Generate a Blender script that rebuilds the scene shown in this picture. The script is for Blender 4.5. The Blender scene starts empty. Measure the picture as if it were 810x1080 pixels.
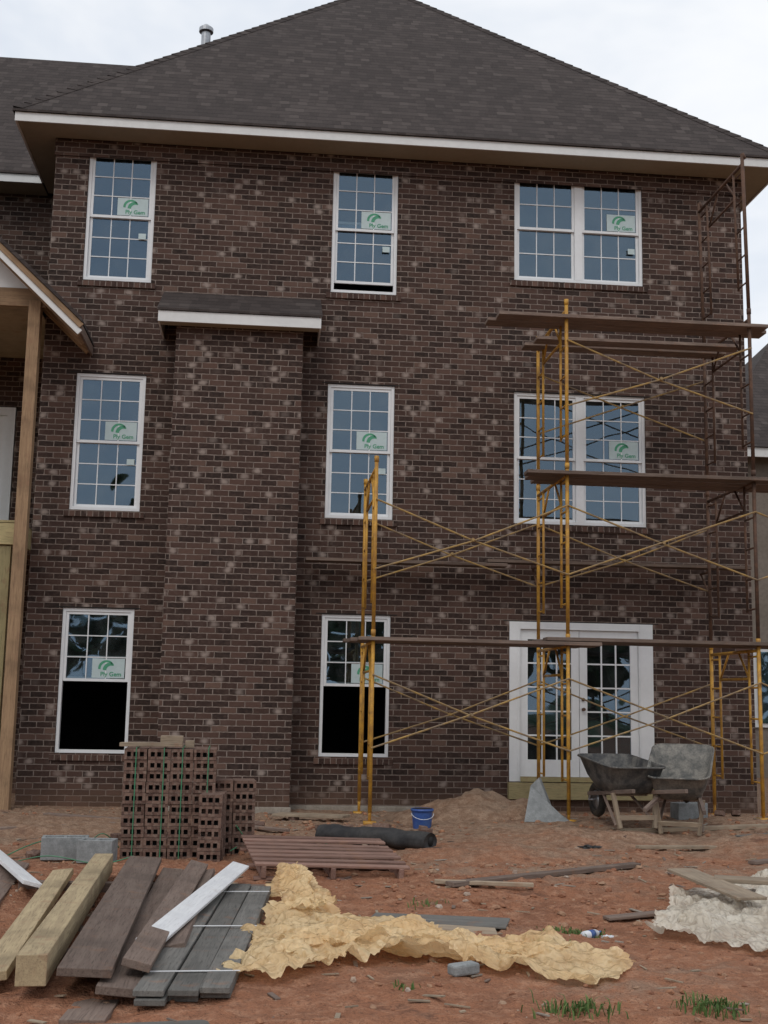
import bpy, math, random
import numpy as np
from mathutils import Vector, Matrix, noise
random.seed(7)
S=bpy.context.scene
COL=S.collection
# ---------------------------------------------------------------- node helpers
def new_mat(name):
    m=bpy.data.materials.new(name); m.use_nodes=True
    nt=m.node_tree; nt.nodes.clear()
    out=nt.nodes.new('ShaderNodeOutputMaterial')
    return m,nt,out
class NT:
    def __init__(s,nt): s.nt=nt
    def n(s,t,**k):
        x=s.nt.nodes.new(t)
        for a,b in k.items(): setattr(x,a,b)
        return x
    def put(s,sock,v):
        if isinstance(v,bpy.types.NodeSocket): s.nt.links.new(v,sock)
        else:
            if isinstance(v,(tuple,list)) and len(v)==3 and sock.type=='RGBA': v=(*v,1)
            sock.default_value=v
    def m(s,op,a,b=0.0,c=0.0):
        x=s.n('ShaderNodeMath',operation=op)
        s.put(x.inputs[0],a); s.put(x.inputs[1],b); s.put(x.inputs[2],c)
        return x.outputs[0]
    def mr(s,v,a,b,c=0.0,d=1.0,smooth=True):
        x=s.n('ShaderNodeMapRange'); x.interpolation_type='SMOOTHSTEP' if smooth else 'LINEAR'
        s.put(x.inputs[0],v)
        for i,q in enumerate((a,b,c,d)): s.put(x.inputs[1+i],q)
        return x.outputs[0]
    def mix(s,f,a,b,mode='MIX'):
        x=s.n('ShaderNodeMix',data_type='RGBA',blend_type=mode)
        s.put(x.inputs[0],f); s.put(x.inputs[6],a); s.put(x.inputs[7],b)
        return x.outputs[2]
    def noise(s,vec,scale,detail=4,rough=.55,dist=0):
        x=s.n('ShaderNodeTexNoise'); 
        if vec is not None: s.put(x.inputs['Vector'],vec)
        x.inputs['Scale'].default_value=scale; x.inputs['Detail'].default_value=detail
        x.inputs['Roughness'].default_value=rough; x.inputs['Distortion'].default_value=dist
        return x.outputs[0]
    def ramp(s,f,stops):
        x=s.n('ShaderNodeValToRGB'); s.put(x.inputs[0],f)
        cr=x.color_ramp
        while len(cr.elements)<len(stops): cr.elements.new(.5)
        for e,(p,c) in zip(cr.elements,stops): e.position=p; e.color=(*c,1)
        return x.outputs[0]
    def comb(s,x,y,z=0.0):
        n=s.n('ShaderNodeCombineXYZ'); s.put(n.inputs[0],x); s.put(n.inputs[1],y); s.put(n.inputs[2],z); return n.outputs[0]
    def sep(s,v):
        n=s.n('ShaderNodeSeparateXYZ'); s.put(n.inputs[0],v); return n.outputs
    def vscale(s,v,sc):
        n=s.n('ShaderNodeVectorMath',operation='MULTIPLY'); s.put(n.inputs[0],v); n.inputs[1].default_value=sc; return n.outputs[0]
    def bump(s,h,st=.5,d=.01):
        n=s.n('ShaderNodeBump'); n.inputs['Strength'].default_value=st; n.inputs['Distance'].default_value=d
        s.put(n.inputs['Height'],h); return n.outputs[0]
    def pbr(s,out,col,rough=.8,bump=None,spec=.5,metal=0.0):
        p=s.n('ShaderNodeBsdfPrincipled')
        s.put(p.inputs['Base Color'],col); s.put(p.inputs['Roughness'],rough)
        p.inputs['Specular IOR Level'].default_value=spec; s.put(p.inputs['Metallic'],metal)
        if bump is not None: s.put(p.inputs['Normal'],bump)
        s.nt.links.new(p.outputs[0],out.inputs[0]); return p

def simple(name,c1,c2,scale=8,rough=.8,spec=.4,bd=.003,metal=0.0,coords='Object',sp=.35):
    m,nt,out=new_mat(name); N=NT(nt)
    tc=N.n('ShaderNodeTexCoord').outputs[coords]
    f=N.noise(tc,scale,3,.65); g=N.noise(tc,scale*7,1,.6)
    col=N.mix(N.mr(f,.3,.7),c1,c2)
    col=N.mix(N.mr(g,.35,.75,0,sp),col,tuple(x*.45 for x in c1))
    N.pbr(out,col,rough,N.bump(g,.5,bd) if bd>.0015 else None,spec,metal)
    return m

def brick_mat(name,w=.2032,h=.0762,mt=.012,spots=True,rowlock=False,dark=1.0):
    m,nt,out=new_mat(name); N=NT(nt)
    geo=N.n('ShaderNodeNewGeometry'); P=N.sep(geo.outputs['Position']); Nn=N.sep(geo.outputs['Normal'])
    sel=N.m('GREATER_THAN',N.m('ABSOLUTE',Nn[1]),.5)
    u=N.m('ADD',N.m('MULTIPLY',P[0],sel),N.m('MULTIPLY',P[1],N.m('SUBTRACT',1.0,sel)))
    wob=N.noise(geo.outputs['Position'],16,1)
    j=N.m('MULTIPLY',N.m('SUBTRACT',wob,.5),.014)
    uu=N.m('ADD',N.m('ADD',u,100.0),j)
    vv=N.m('ADD',N.m('ADD',P[2],10.0),N.m('MULTIPLY',j,.8))
    if rowlock: w,h=.0762,.30
    vr=N.m('DIVIDE',vv,h); row=N.m('FLOOR',vr); fv=N.m('FRACT',vr)
    off=N.m('MULTIPLY',N.m('MODULO',row,2.0),0.0 if rowlock else .5)
    ur=N.m('ADD',N.m('DIVIDE',uu,w),off); col=N.m('FLOOR',ur); fu=N.m('FRACT',ur)
    wn=N.n('ShaderNodeTexWhiteNoise',noise_dimensions='3D'); N.put(wn.inputs['Vector'],N.comb(col,row,sel))
    W=N.sep(wn.outputs['Color'])
    du=N.m('MULTIPLY',N.m('MINIMUM',fu,N.m('SUBTRACT',1.0,fu)),w)
    dv=N.m('MULTIPLY',N.m('MINIMUM',fv,N.m('SUBTRACT',1.0,fv)),h)
    d=du if rowlock else N.m('MINIMUM',du,dv)
    bm=N.mr(d,mt/2-.002,mt/2+.002)
    fine=N.noise(geo.outputs['Position'],80,2,.7); mid=N.noise(geo.outputs['Position'],18,2,.6); big=N.noise(geo.outputs['Position'],.7,2,.6)
    D=dark
    bc=N.ramp(W[0],[(0,(.020*D,.0115*D,.0090*D)),(.35,(.039*D,.021*D,.0163*D)),(.7,(.066*D,.035*D,.0265*D)),(.92,(.097*D,.053*D,.040*D)),(1,(.135*D,.080*D,.060*D))])
    bc=N.mix(N.mr(mid,.35,.75,0,.4),bc,(.10*D,.062*D,.050*D))
    bc=N.mix(N.mr(fine,.5,.8,0,.5),bc,(.018,.012,.010))
    if spots:
        rx=N.m('MULTIPLY',N.m('SUBTRACT',fu,N.m('ADD',.25,N.m('MULTIPLY',W[1],.5))),w)
        rz=N.m('MULTIPLY',N.m('SUBTRACT',fv,.5),h*1.25)
        rr=N.m('SQRT',N.m('ADD',N.m('MULTIPLY',rx,rx),N.m('MULTIPLY',rz,rz)))
        rr=N.m('ADD',rr,N.m('MULTIPLY',N.m('SUBTRACT',mid,.5),.07))
        sp=N.m('MULTIPLY',N.mr(rr,.010,.078,1,0),N.mr(W[2],.82,.95,0,.82))
        bc=N.mix(sp,bc,(.33,.265,.23))
    mc=N.mix(N.mr(mid,.3,.7),(.265,.21,.18),(.165,.127,.105))
    c=N.mix(bm,mc,bc)
    sm=N.m('MULTIPLY',N.mr(N.noise(geo.outputs['Position'],3.2,4,.75),.54,.72),N.mr(big,.45,.7,.05,.4))
    c=N.mix(sm,c,(.20,.155,.135))
    low=N.mr(N.m('ADD',P[2],N.m('MULTIPLY',mid,.25)),.05,.55,.6,0)
    c=N.mix(low,c,(.15,.085,.055))
    hgt=N.m('ADD',bm,N.m('MULTIPLY',fine,.35))
    N.pbr(out,c,.85,N.bump(hgt,.8,.008),.3)
    return m

def shingle_mat(name):
    m,nt,out=new_mat(name); N=NT(nt)
    geo=N.n('ShaderNodeNewGeometry'); P=N.sep(geo.outputs['Position']); Nn=N.sep(geo.outputs['Normal'])
    sel=N.m('GREATER_THAN',N.m('ABSOLUTE',Nn[1]),.4)
    u=N.m('ADD',N.m('MULTIPLY',P[0],sel),N.m('MULTIPLY',P[1],N.m('SUBTRACT',1.0,sel)))
    wob=N.noise(geo.outputs['Position'],5,1)
    vr=N.m('DIVIDE',N.m('ADD',N.m('ADD',P[2],20.0),N.m('MULTIPLY',wob,.025)),.10); row=N.m('FLOOR',vr); fv=N.m('FRACT',vr)
    wr=N.n('ShaderNodeTexWhiteNoise',noise_dimensions='1D'); N.put(wr.inputs['W'],row)
    ur=N.m('ADD',N.m('DIVIDE',N.m('ADD',u,100.0),.13),N.m('MULTIPLY',wr.outputs[0],7.3)); col=N.m('FLOOR',ur); fu=N.m('FRACT',ur)
    wn=N.n('ShaderNodeTexWhiteNoise',noise_dimensions='3D'); N.put(wn.inputs['Vector'],N.comb(col,row,sel))
    fine=N.noise(geo.outputs['Position'],110,1,.7); big=N.noise(geo.outputs['Position'],.8,3,.6)
    c=N.ramp(wn.outputs[0],[(0,(.034,.026,.024)),(.5,(.048,.037,.034)),(.85,(.060,.047,.043)),(1,(.082,.066,.060))])
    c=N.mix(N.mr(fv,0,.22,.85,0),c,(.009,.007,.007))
    c=N.mix(N.mr(fine,.4,.75,0,.5),c,(.105,.088,.081))
    c=N.mix(N.mr(big,.35,.7,0,.3),c,(.040,.032,.030))
    hgt=N.m('ADD',N.m('SUBTRACT',1.0,fv),N.m('MULTIPLY',wn.outputs[0],.5))
    N.pbr(out,c,.92,N.bump(hgt,.6,.012),.2)
    return m

def wood_mat(name,c1,c2,rough=.8,sp=1.0):
    m,nt,out=new_mat(name); N=NT(nt)
    tc=N.n('ShaderNodeTexCoord').outputs['Object']; oi=N.n('ShaderNodeObjectInfo').outputs['Random']
    v=N.n('ShaderNodeVectorMath',operation='ADD'); N.put(v.inputs[0],N.vscale(tc,(.9,14,14))); N.put(v.inputs[1],N.comb(N.m('MULTIPLY',oi,37.0),oi,oi))
    g=N.noise(v.outputs[0],2.2,4,.65,.6); f=N.noise(v.outputs[0],9,2,.6); st=N.noise(tc,1.7,4,.65)
    c=N.mix(N.mr(g,.3,.7),c1,c2)
    c=N.mix(N.mr(f,.5,.75,0,.6*sp),c,tuple(x*.3 for x in c1))
    c=N.mix(N.mr(st,.45,.7,0,.6*sp),c,tuple(x*.5 for x in c2))
    md=N.noise(tc,6,4,.7); c=N.mix(N.mr(md,.56,.72,0,.45*sp),c,(.26,.14,.085))
    h=N.n('ShaderNodeHueSaturation'); N.put(h.inputs['Value'],N.m('ADD',.78,N.m('MULTIPLY',oi,.44))); N.put(h.inputs['Color'],c)
    N.pbr(out,h.outputs[0],rough,N.bump(f,.5,.004),.3)
    return m

M={}
M['brick']=brick_mat('brick_wall')
M['rowlock']=brick_mat('brick_rowlock',rowlock=True,spots=False,dark=1.3)
M['shingle']=shingle_mat('asphalt_shingle')
M['white']=simple('white_vinyl',(.78,.79,.80),(.74,.75,.76),3,.45,.4,.0005,sp=.05)
M['fascia']=simple('white_fascia',(.72,.72,.71),(.66,.66,.65),2,.55,.4,.001,sp=.07)
M['soffit']=simple('tan_soffit',(.34,.29,.215),(.30,.26,.19),2,.7,.3,.001,sp=.1)
M['conc']=simple('concrete',(.36,.32,.27),(.25,.21,.17),6,.9,.2,.006)
M['block']=simple('concrete_block',(.30,.31,.31),(.21,.22,.22),14,.9,.2,.004)
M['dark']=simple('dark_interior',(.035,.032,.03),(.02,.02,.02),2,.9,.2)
M['stud']=wood_mat('framing_wood',(.36,.235,.135),(.27,.17,.10))
M['treated']=wood_mat('treated_wood',(.34,.29,.15),(.40,.32,.17))
M['yellowwood']=wood_mat('fresh_wood',(.42,.33,.20),(.32,.245,.15))
M['brownwood']=wood_mat('brown_board',(.155,.11,.09),(.215,.16,.13))
M['greywood']=wood_mat('grey_deck_board',(.125,.12,.11),(.18,.17,.155))
M['plankwood']=wood_mat('scaffold_plank',(.15,.105,.085),(.24,.18,.145))
M['redwood']=wood_mat('pallet_wood',(.20,.11,.085),(.27,.17,.135))
M['whiteboard']=wood_mat('primed_board',(.56,.56,.57),(.64,.64,.64),.6,.35)
M['ply']=wood_mat('plywood',(.36,.28,.20),(.28,.22,.16))
M['yellow']=simple('yellow_paint_worn',(.62,.33,.045),(.36,.18,.045),9,.55,.4,.001)
M['rust']=simple('rusty_steel',(.15,.08,.05),(.085,.05,.037),12,.75,.4,.002,.2)
M['brace']=simple('brace_steel',(.46,.29,.09),(.22,.165,.115),6,.5,.5,.001,.2)
M['metal']=simple('galvanised',(.45,.46,.48),(.32,.33,.35),8,.35,.5,.001,.7)
M['black']=simple('tar_paper',(.022,.022,.024),(.05,.047,.045),5,.75,.4,.004)
M['rubber']=simple('rubber',(.03,.028,.026),(.08,.06,.045),9,.85,.3,.002)
M['tray']=simple('mortar_crusted_steel',(.10,.10,.095),(.26,.24,.21),7,.8,.3,.006)
M['trayblk']=simple('black_tray_steel',(.03,.032,.035),(.15,.14,.125),6,.6,.4,.004)
M['blue']=simple('blue_plastic',(.03,.08,.30),(.05,.11,.28),6,.4,.5,.001)
M['green']=simple('green_strap',(.05,.24,.12),(.06,.19,.10),6,.45,.5,.0005)
M['logo']=simple('green_print',(.08,.36,.21),(.08,.33,.19),6,.5,.4,.0002)
M['decal']=simple('label_film',(.52,.62,.62),(.47,.57,.58),3,.4,.4,.0003,sp=.1)
M['trash']=simple('white_plastic',(.70,.72,.75),(.6,.62,.66),9,.4,.5,.002,sp=.1)
M['siding']=simple('beige_siding',(.22,.185,.155),(.19,.16,.13),2,.7,.3,.001)

def looseb():
    m,nt,out=new_mat('loose_brick'); N=NT(nt)
    geo=N.n('ShaderNodeNewGeometry'); isl=geo.outputs['Random Per Island']
    n1=N.noise(geo.outputs['Position'],40,3,.65)
    c=N.ramp(isl,[(0,(.085,.047,.036)),(.5,(.14,.082,.063)),(1,(.20,.125,.095))])
    c=N.mix(N.mr(n1,.45,.75,0,.6),c,(.27,.21,.17))
    N.pbr(out,c,.88,N.bump(n1,.6,.003),.3); return m
M['lbrick']=looseb()

def glass():
    m,nt,out=new_mat('window_glass'); N=NT(nt)
    geo=N.n('ShaderNodeNewGeometry')
    nb=N.noise(geo.outputs['Position'],1.6,1,.5)
    gl=N.n('ShaderNodeBsdfGlossy'); gl.inputs['Color'].default_value=(.55,.77,1,1); gl.inputs['Roughness'].default_value=.015
    N.put(gl.inputs['Normal'],N.bump(nb,.35,.02))
    tr=N.n('ShaderNodeBsdfTransparent'); tr.inputs['Color'].default_value=(.55,.62,.62,1)
    fr=N.n('ShaderNodeFresnel'); fr.inputs[0].default_value=1.5
    f=N.m('ADD',.115,N.m('MULTIPLY',fr.outputs[0],.9))
    x=N.n('ShaderNodeMixShader'); N.put(x.inputs[0],f); N.put(x.inputs[1],tr.outputs[0]); N.put(x.inputs[2],gl.outputs[0])
    df=N.n('ShaderNodeBsdfDiffuse'); df.inputs['Color'].default_value=(.45,.5,.5,1)
    x2=N.n('ShaderNodeMixShader'); N.put(x2.inputs[0],N.mr(N.noise(geo.outputs['Position'],5,3,.7),.35,.8,.01,.07)); N.put(x2.inputs[1],x.outputs[0]); N.put(x2.inputs[2],df.outputs[0])
    nt.links.new(x2.outputs[0],out.inputs[0]); return m
M['glass']=glass()

def tarp_mat(name,c1,c2,dirtc=(.40,.22,.12)):
    m,nt,out=new_mat(name); N=NT(nt)
    tc=N.n('ShaderNodeTexCoord').outputs['Object']
    f=N.noise(tc,3,3,.6)
    def ridge(sc,dist): 
        q=N.noise(tc,sc,1,.5,dist); return N.m('SUBTRACT',1.0,N.m('MULTIPLY',N.m('ABSOLUTE',N.m('SUBTRACT',q,.5)),5.0))
    rg=N.m('ADD',ridge(7,.8),N.m('MULTIPLY',ridge(17,.6),.55))
    dirt=N.noise(tc,2.6,5,.7)
    c=N.mix(N.mr(f,.3,.7),c1,c2)
    c=N.mix(N.mr(dirt,.57,.74,0,.55),c,dirtc)
    p=N.n('ShaderNodeBsdfPrincipled'); N.put(p.inputs['Base Color'],c); p.inputs['Roughness'].default_value=.22
    nb=N.bump(rg,.75,.022); N.put(p.inputs['Normal'],nb)
    t=N.n('ShaderNodeBsdfTranslucent'); N.put(t.inputs['Color'],c); N.put(t.inputs['Normal'],nb)
    x=N.n('ShaderNodeMixShader'); x.inputs[0].default_value=.35; N.put(x.inputs[1],p.outputs[0]); N.put(x.inputs[2],t.outputs[0])
    tr=N.n('ShaderNodeBsdfTransparent'); x2=N.n('ShaderNodeMixShader'); N.put(x2.inputs[0],N.mr(f,.35,.65,.08,.30))
    N.put(x2.inputs[1],x.outputs[0]); N.put(x2.inputs[2],tr.outputs[0])
    nt.links.new(x2.outputs[0],out.inputs[0]); return m
M['tarpY']=tarp_mat('yellow_plastic_sheet',(.93,.72,.42),(.90,.62,.31))
M['tarpW']=tarp_mat('pale_plastic_sheet',(.86,.80,.68),(.80,.72,.58))

def ground_mat():
    m,nt,out=new_mat('red_clay_ground'); N=NT(nt)
    geo=N.n('ShaderNodeNewGeometry'); Pv=geo.outputs['Position']; P=N.sep(Pv)
    b=N.noise(Pv,.45,3,.65); a=N.noise(Pv,2.3,5,.72); s=N.noise(Pv,11,4,.72); f=N.noise(Pv,60,2,.7)
    c=N.mix(N.mr(a,.35,.65),(.35,.155,.085),(.235,.105,.06))
    c=N.mix(N.mr(s,.45,.68,0,.7),c,(.44,.235,.145))
    yy=N.m('ADD',P[1],N.m('MULTIPLY',N.m('SUBTRACT',b,.5),7.0))
    yy=N.m('ADD',yy,N.m('MULTIPLY',N.m('SUBTRACT',a,.5),3.5))
    g=N.mr(yy,-6.2,-3.0)
    tan=N.mix(N.mr(s,.35,.65),(.225,.15,.10),(.35,.255,.18))
    c=N.mix(N.m('MULTIPLY',g,.75),c,tan)
    pz=N.m('MULTIPLY',N.mr(b,.50,.64),N.mr(a,.4,.6))
    c=N.mix(N.m('MULTIPLY',pz,.45),c,(.34,.255,.185))
    c=N.mix(N.mr(f,.5,.75,0,.55),c,(.10,.052,.034))
    c=N.mix(N.mr(a,.32,.44,.65,0),c,(.105,.052,.036))
    far=N.mr(N.m('MAXIMUM',N.m('ABSOLUTE',P[0]),N.m('ABSOLUTE',N.m('ADD',P[1],5.0))),22,40)
    c=N.mix(far,c,(.06,.085,.03))
    h=N.m('ADD',s,N.m('MULTIPLY',f,.4))
    N.pbr(out,c,.93,N.bump(h,1.0,.045),.2); return m
M['ground']=ground_mat()
def clod_mat():
    m,nt,out=new_mat('clods'); N=NT(nt)
    geo=N.n('ShaderNodeNewGeometry')
    n1=N.noise(geo.outputs['Position'],30,2,.65)
    c=N.ramp(geo.outputs['Random Per Island'],[(0,(.23,.10,.06)),(.6,(.35,.175,.10)),(.93,(.34,.22,.145)),(1,(.42,.35,.29))])
    c=N.mix(N.mr(n1,.4,.7,0,.5),c,(.15,.075,.05))
    N.pbr(out,c,.93,None,.2); return m
M['clod']=clod_mat()
def leaf(name,a,b):
    m,nt,out=new_mat(name); N=NT(nt)
    geo=N.n('ShaderNodeNewGeometry')
    N.pbr(out,N.mix(geo.outputs['Random Per Island'],a,b),.7,None,.3); return m
M['grass']=leaf('grass_blade',(.045,.10,.02),(.12,.17,.05))
M['foliage']=leaf('foliage',(.02,.045,.015),(.06,.10,.03))
M['bark']=simple('bark',(.09,.06,.04),(.05,.035,.025),6,.9)

# ---------------------------------------------------------------- mesh builder
def empty(name,parent=None,loc=(0,0,0)):
    e=bpy.data.objects.new(name,None); e.location=loc; e.empty_display_size=.3
    COL.objects.link(e)
    if parent: e.parent=parent
    return e
class MB:
    def __init__(s): s.v=[];s.f=[];s.mi=[]
    def face(s,pts,m=0):
        i=len(s.v); s.v+= [tuple(p) for p in pts]; s.f.append(tuple(range(i,i+len(pts)))); s.mi.append(m)
    def box(s,x0,x1,y0,y1,z0,z1,m=0):
        s.hexa([(x0,y0,z0),(x1,y0,z0),(x1,y1,z0),(x0,y1,z0),(x0,y0,z1),(x1,y0,z1),(x1,y1,z1),(x0,y1,z1)],m)
    def hexa(s,p,m=0):
        i=len(s.v); s.v+=[tuple(q) for q in p]
        for f in ((3,2,1,0),(4,5,6,7),(0,1,5,4),(1,2,6,5),(2,3,7,6),(3,0,4,7)):
            s.f.append(tuple(i+k for k in f)); s.mi.append(m)
    def mbox(s,M4,hx,hy,hz,m=0):
        s.hexa([M4@Vector(q) for q in ((-hx,-hy,-hz),(hx,-hy,-hz),(hx,hy,-hz),(-hx,hy,-hz),(-hx,-hy,hz),(hx,-hy,hz),(hx,hy,hz),(-hx,hy,hz))],m)
    def rod(s,p,q,r,m=0,n=8,r2=None,caps=True):
        p=Vector(p);q=Vector(q);d=(q-p).normalized()
        a=d.orthogonal().normalized(); b=d.cross(a); r2=r if r2 is None else r2
        i=len(s.v)
        for k in range(n):
            t=2*math.pi*k/n; o=a*math.cos(t)+b*math.sin(t)
            s.v.append(tuple(p+o*r)); s.v.append(tuple(q+o*r2))
        for k in range(n):
            j=(k+1)%n; s.f.append((i+2*k,i+2*j,i+2*j+1,i+2*k+1)); s.mi.append(m)
        if caps:
            s.f.append(tuple(i+2*k for k in reversed(range(n)))); s.mi.append(m)
            s.f.append(tuple(i+2*k+1 for k in range(n))); s.mi.append(m)
    def wall(s,x0,x1,z0,z1,ops,y,depth=.1,m=0,mr=0):
        xs=sorted(set([x0,x1]+[o[0] for o in ops]+[o[1] for o in ops])); zs=sorted(set([z0,z1]+[o[2] for o in ops]+[o[3] for o in ops]))
        for i in range(len(xs)-1):
            for k in range(len(zs)-1):
                cx=(xs[i]+xs[i+1])/2; cz=(zs[k]+zs[k+1])/2
                if any(o[0]<cx<o[1] and o[2]<cz<o[3] for o in ops): continue
                s.face([(xs[i],y,zs[k]),(xs[i+1],y,zs[k]),(xs[i+1],y,zs[k+1]),(xs[i],y,zs[k+1])],m)
        for a,b,c,d in ops:
            Y=y+depth
            s.face([(a,y,c),(a,y,d),(a,Y,d),(a,Y,c)],mr); s.face([(b,y,c),(b,Y,c),(b,Y,d),(b,y,d)],mr)
            s.face([(a,y,c),(a,Y,c),(b,Y,c),(b,y,c)],mr); s.face([(a,y,d),(b,y,d),(b,Y,d),(a,Y,d)],mr)
    def build(s,name,mats,parent=None,smooth=False,bevel=0):
        me=bpy.data.meshes.new(name); me.from_pydata(s.v,[],s.f)
        for k in mats: me.materials.append(M[k] if isinstance(k,str) else k)
        me.polygons.foreach_set('material_index',s.mi)
        if smooth: me.polygons.foreach_set('use_smooth',[True]*len(s.f))
        me.update()
        o=bpy.data.objects.new(name,me); COL.objects.link(o)
        if parent: o.parent=parent
        if bevel:
            b=o.modifiers.new('bevel','BEVEL'); b.width=bevel; b.segments=2; b.limit_method='ANGLE'
        return o

def fbm(x,y,z=0,o=4):
    return noise.fractal(Vector((x,y,z)),1.0,2.0,o)
def sst(a,b,x):
    t=max(0,min(1,(x-a)/(b-a))); return t*t*(3-2*t)
def gh(x,y):
    if abs(x)>30 or y<-40 or y>30: return 0.0
    h=.035*fbm(x*.45,y*.45,1,3)+.022*fbm(x*1.7,y*1.7,5,4)
    near=sst(-13,-11,y)*sst(-6,-4,x)*(1-sst(9,11,x))
    if near>0: h+=near*(.020*fbm(x*4.5,y*4.5,9,3)+.022*max(0,fbm(x*11,y*11,3,2)))
    h+=.09*math.exp(-((y+1.9)/.9)**2)*sst(1.6,2.8,x)*(1-sst(8,10,x))
    h-=.05*math.exp(-((x-1.0)/2.2)**2-((y+7.6)/.8)**2)
    if y>-.3: h*=max(0,1-(y+.3)/.4)
    return h

# ---------------------------------------------------------------- ground
def axis(lo,hi,d0,d1,step):
    a=[d0]; 
    while a[-1]<d1: a.append(a[-1]+step)
    s=step; 
    while a[-1]<hi: s*=1.35; a.append(a[-1]+s)
    s=step; b=[d0]
    while b[-1]>lo: s*=1.35; b.append(b[-1]-s)
    return sorted(set(b[1:]+a))
def ground():
    X=axis(-600,600,-4.2,7.8,.038); Y=axis(-600,600,-11.6,.2,.038)
    v=[(x,y,gh(x,y)) for y in Y for x in X]; nx=len(X)
    f=[(j*nx+i,j*nx+i+1,(j+1)*nx+i+1,(j+1)*nx+i) for j in range(len(Y)-1) for i in range(nx-1)]
    me=bpy.data.meshes.new('ground'); me.from_pydata(v,[],f); me.materials.append(M['ground'])
    me.polygons.foreach_set('use_smooth',[True]*len(f)); me.update()
    o=bpy.data.objects.new('ground',me); COL.objects.link(o)
ground()

# ---------------------------------------------------------------- house
H=empty('brick_house')
XL,XR=-3.08,6.62
w=.459
wins={'w3l':(-2.17-w,-2.17+w,6.95,8.804),'w3m':(1.189-w,1.189+w,6.95,8.804),'w3r':(3.303,5.159,7.262,8.825),
 'w2l':(-2.17-w,-2.17+w,3.80,5.652),'w2m':(1.189-w,1.189+w,3.80,5.652),'w2r':(3.303,5.159,3.811,5.648),
 'w1l':(-2.17-w,-2.17+w,.66,2.514),'w1m':(1.189-w,1.189+w,.66,2.514),'door':(3.245,5.217,.378,2.48)}
b=MB()
b.wall(XL,XR,-.3,8.95,list(wins.values()),0.0,.10)
b.face([(XR,0,-.3),(XR,13,-.3),(XR,13,8.95),(XR,0,8.95)])
b.face([(XL,2.0,-.3),(XL,0,-.3),(XL,0,8.95),(XL,2.0,8.95)])
b.face([(XR,13,-.3),(XL-9,13,-.3),(XL-9,13,8.95),(XR,13,8.95)])
b.box(XL-.015,XR+.015,-.022,-.001,8.70,8.935)
b.build('walls',['brick'],H)
b=MB(); b.wall(XL-9,XL,-.3,8.95,[(-4.75,-3.80,3.5,5.62)],2.0,.1)
b.face([(XL-9,13,-.3),(XL-9,2,-.3),(XL-9,2,8.95),(XL-9,13,8.95)])
b.build('wing_wall',['brick'],H)
b=MB(); bx0,bx1,by=-1.29,.36,-.6
b.face([(bx0,by,-.3),(bx1,by,-.3),(bx1,by,6.2),(bx0,by,6.2)])
b.face([(bx1,by,-.3),(bx1,-.001,-.3),(bx1,-.001,6.5),(bx1,by,6.2)])
b.face([(bx0,-.001,-.3),(bx0,by,-.3),(bx0,by,6.2),(bx0,-.001,6.5)])
b.build('bump_out',['brick'],H)
b=MB()
x0,x1=bx0-.24,bx1+.24
b.hexa([(x0,-.82,6.315),(x1,-.82,6.315),(x1,-.002,6.80),(x0,-.002,6.80),(x0,-.82,6.345),(x1,-.82,6.345),(x1,-.002,6.83),(x0,-.002,6.83)],0)
b.box(x0+.015,x1-.015,-.80,-.775,6.17,6.31,1)
b.hexa([(x0+.015,-.773,6.17),(x0+.035,-.773,6.17),(x0+.035,-.003,6.17),(x0+.015,-.003,6.17),(x0+.015,-.773,6.335),(x0+.035,-.773,6.335),(x0+.035,-.003,6.79),(x0+.015,-.003,6.79)],1)
b.hexa([(x1-.035,-.773,6.17),(x1-.015,-.773,6.17),(x1-.015,-.003,6.17),(x1-.035,-.003,6.17),(x1-.035,-.773,6.335),(x1-.015,-.773,6.335),(x1-.015,-.003,6.79),(x1-.035,-.003,6.79)],1)
b.box(x0+.036,x1-.036,-.774,by-.001,6.178,6.19,2)
b.build('bump_out_roof',['shingle','fascia','soffit'],H)
b=MB()
for k,(a,c,z0,z1) in wins.items():
    if k!='door': b.hexa([(a-.06,-.03,z0-.09),(c+.06,-.03,z0-.09),(c+.06,.09,z0-.09),(a-.06,.09,z0-.09),(a-.06,-.03,z0-.02),(c+.06,-.03,z0-.02),(c+.06,.09,z0-.004),(a-.06,.09,z0-.004)],0)
    b.box(a-.08,c+.08,-.004,.09,z1+.001,z1+.012,1)
b.build('sills',['rowlock','dark'],H)
# roof
ex0,ex1,ey0,ey1=-3.58,7.10,-.53,13.5
ez=9.085; hx=(ex0+ex1)/2; hw=(ex1-ex0)/2; az=14.62
sl=(az-ez)/hw
A=(hx,ey0+hw,az);B=(hx,ey1-hw,az)
c0,c1,c2,c3=(ex0,ey0,ez),(ex1,ey0,ez),(ex1,ey1,ez),(ex0,ey1,ez)
b=MB(); b.face([c0,c1,A]); b.face([c1,c2,B,A]); b.face([c2,c3,B]); b.face([c3,c0,A,B])
dz=.03
b.face([(ex0,ey0,ez-dz),(ex1,ey0,ez-dz),c1,c0]); b.face([(ex1,ey0,ez-dz),(ex1,ey1,ez-dz),c2,c1]); b.face([(ex0,ey1,ez-dz),(ex0,ey0,ez-dz),c0,c3])
for P0 in (Vector(c0),Vector(c1)):
    P1=Vector(A); L=(P1-P0).length; n=int(L/.2); d=(P1-P0)/n
    sx=1 if P0.x<hx else -1
    for i in range(n):
        p=P0+d*i; q=p+d*1.25; up=Vector((0,0,.035)); up2=Vector((0,0,.018))
        l=Vector((0,.13,0)); r=Vector((sx*.13,0,0))
        b.face([p+up,p+r+Vector((0,0,.012)),q+r+Vector((0,0,.004)),q+up2]); b.face([p+up,q+up2,q+l+Vector((0,0,.004)),p+l+Vector((0,0,.012))])
wy=1.47; rz=12.87; ry=wy+(rz-ez)/sl
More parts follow.
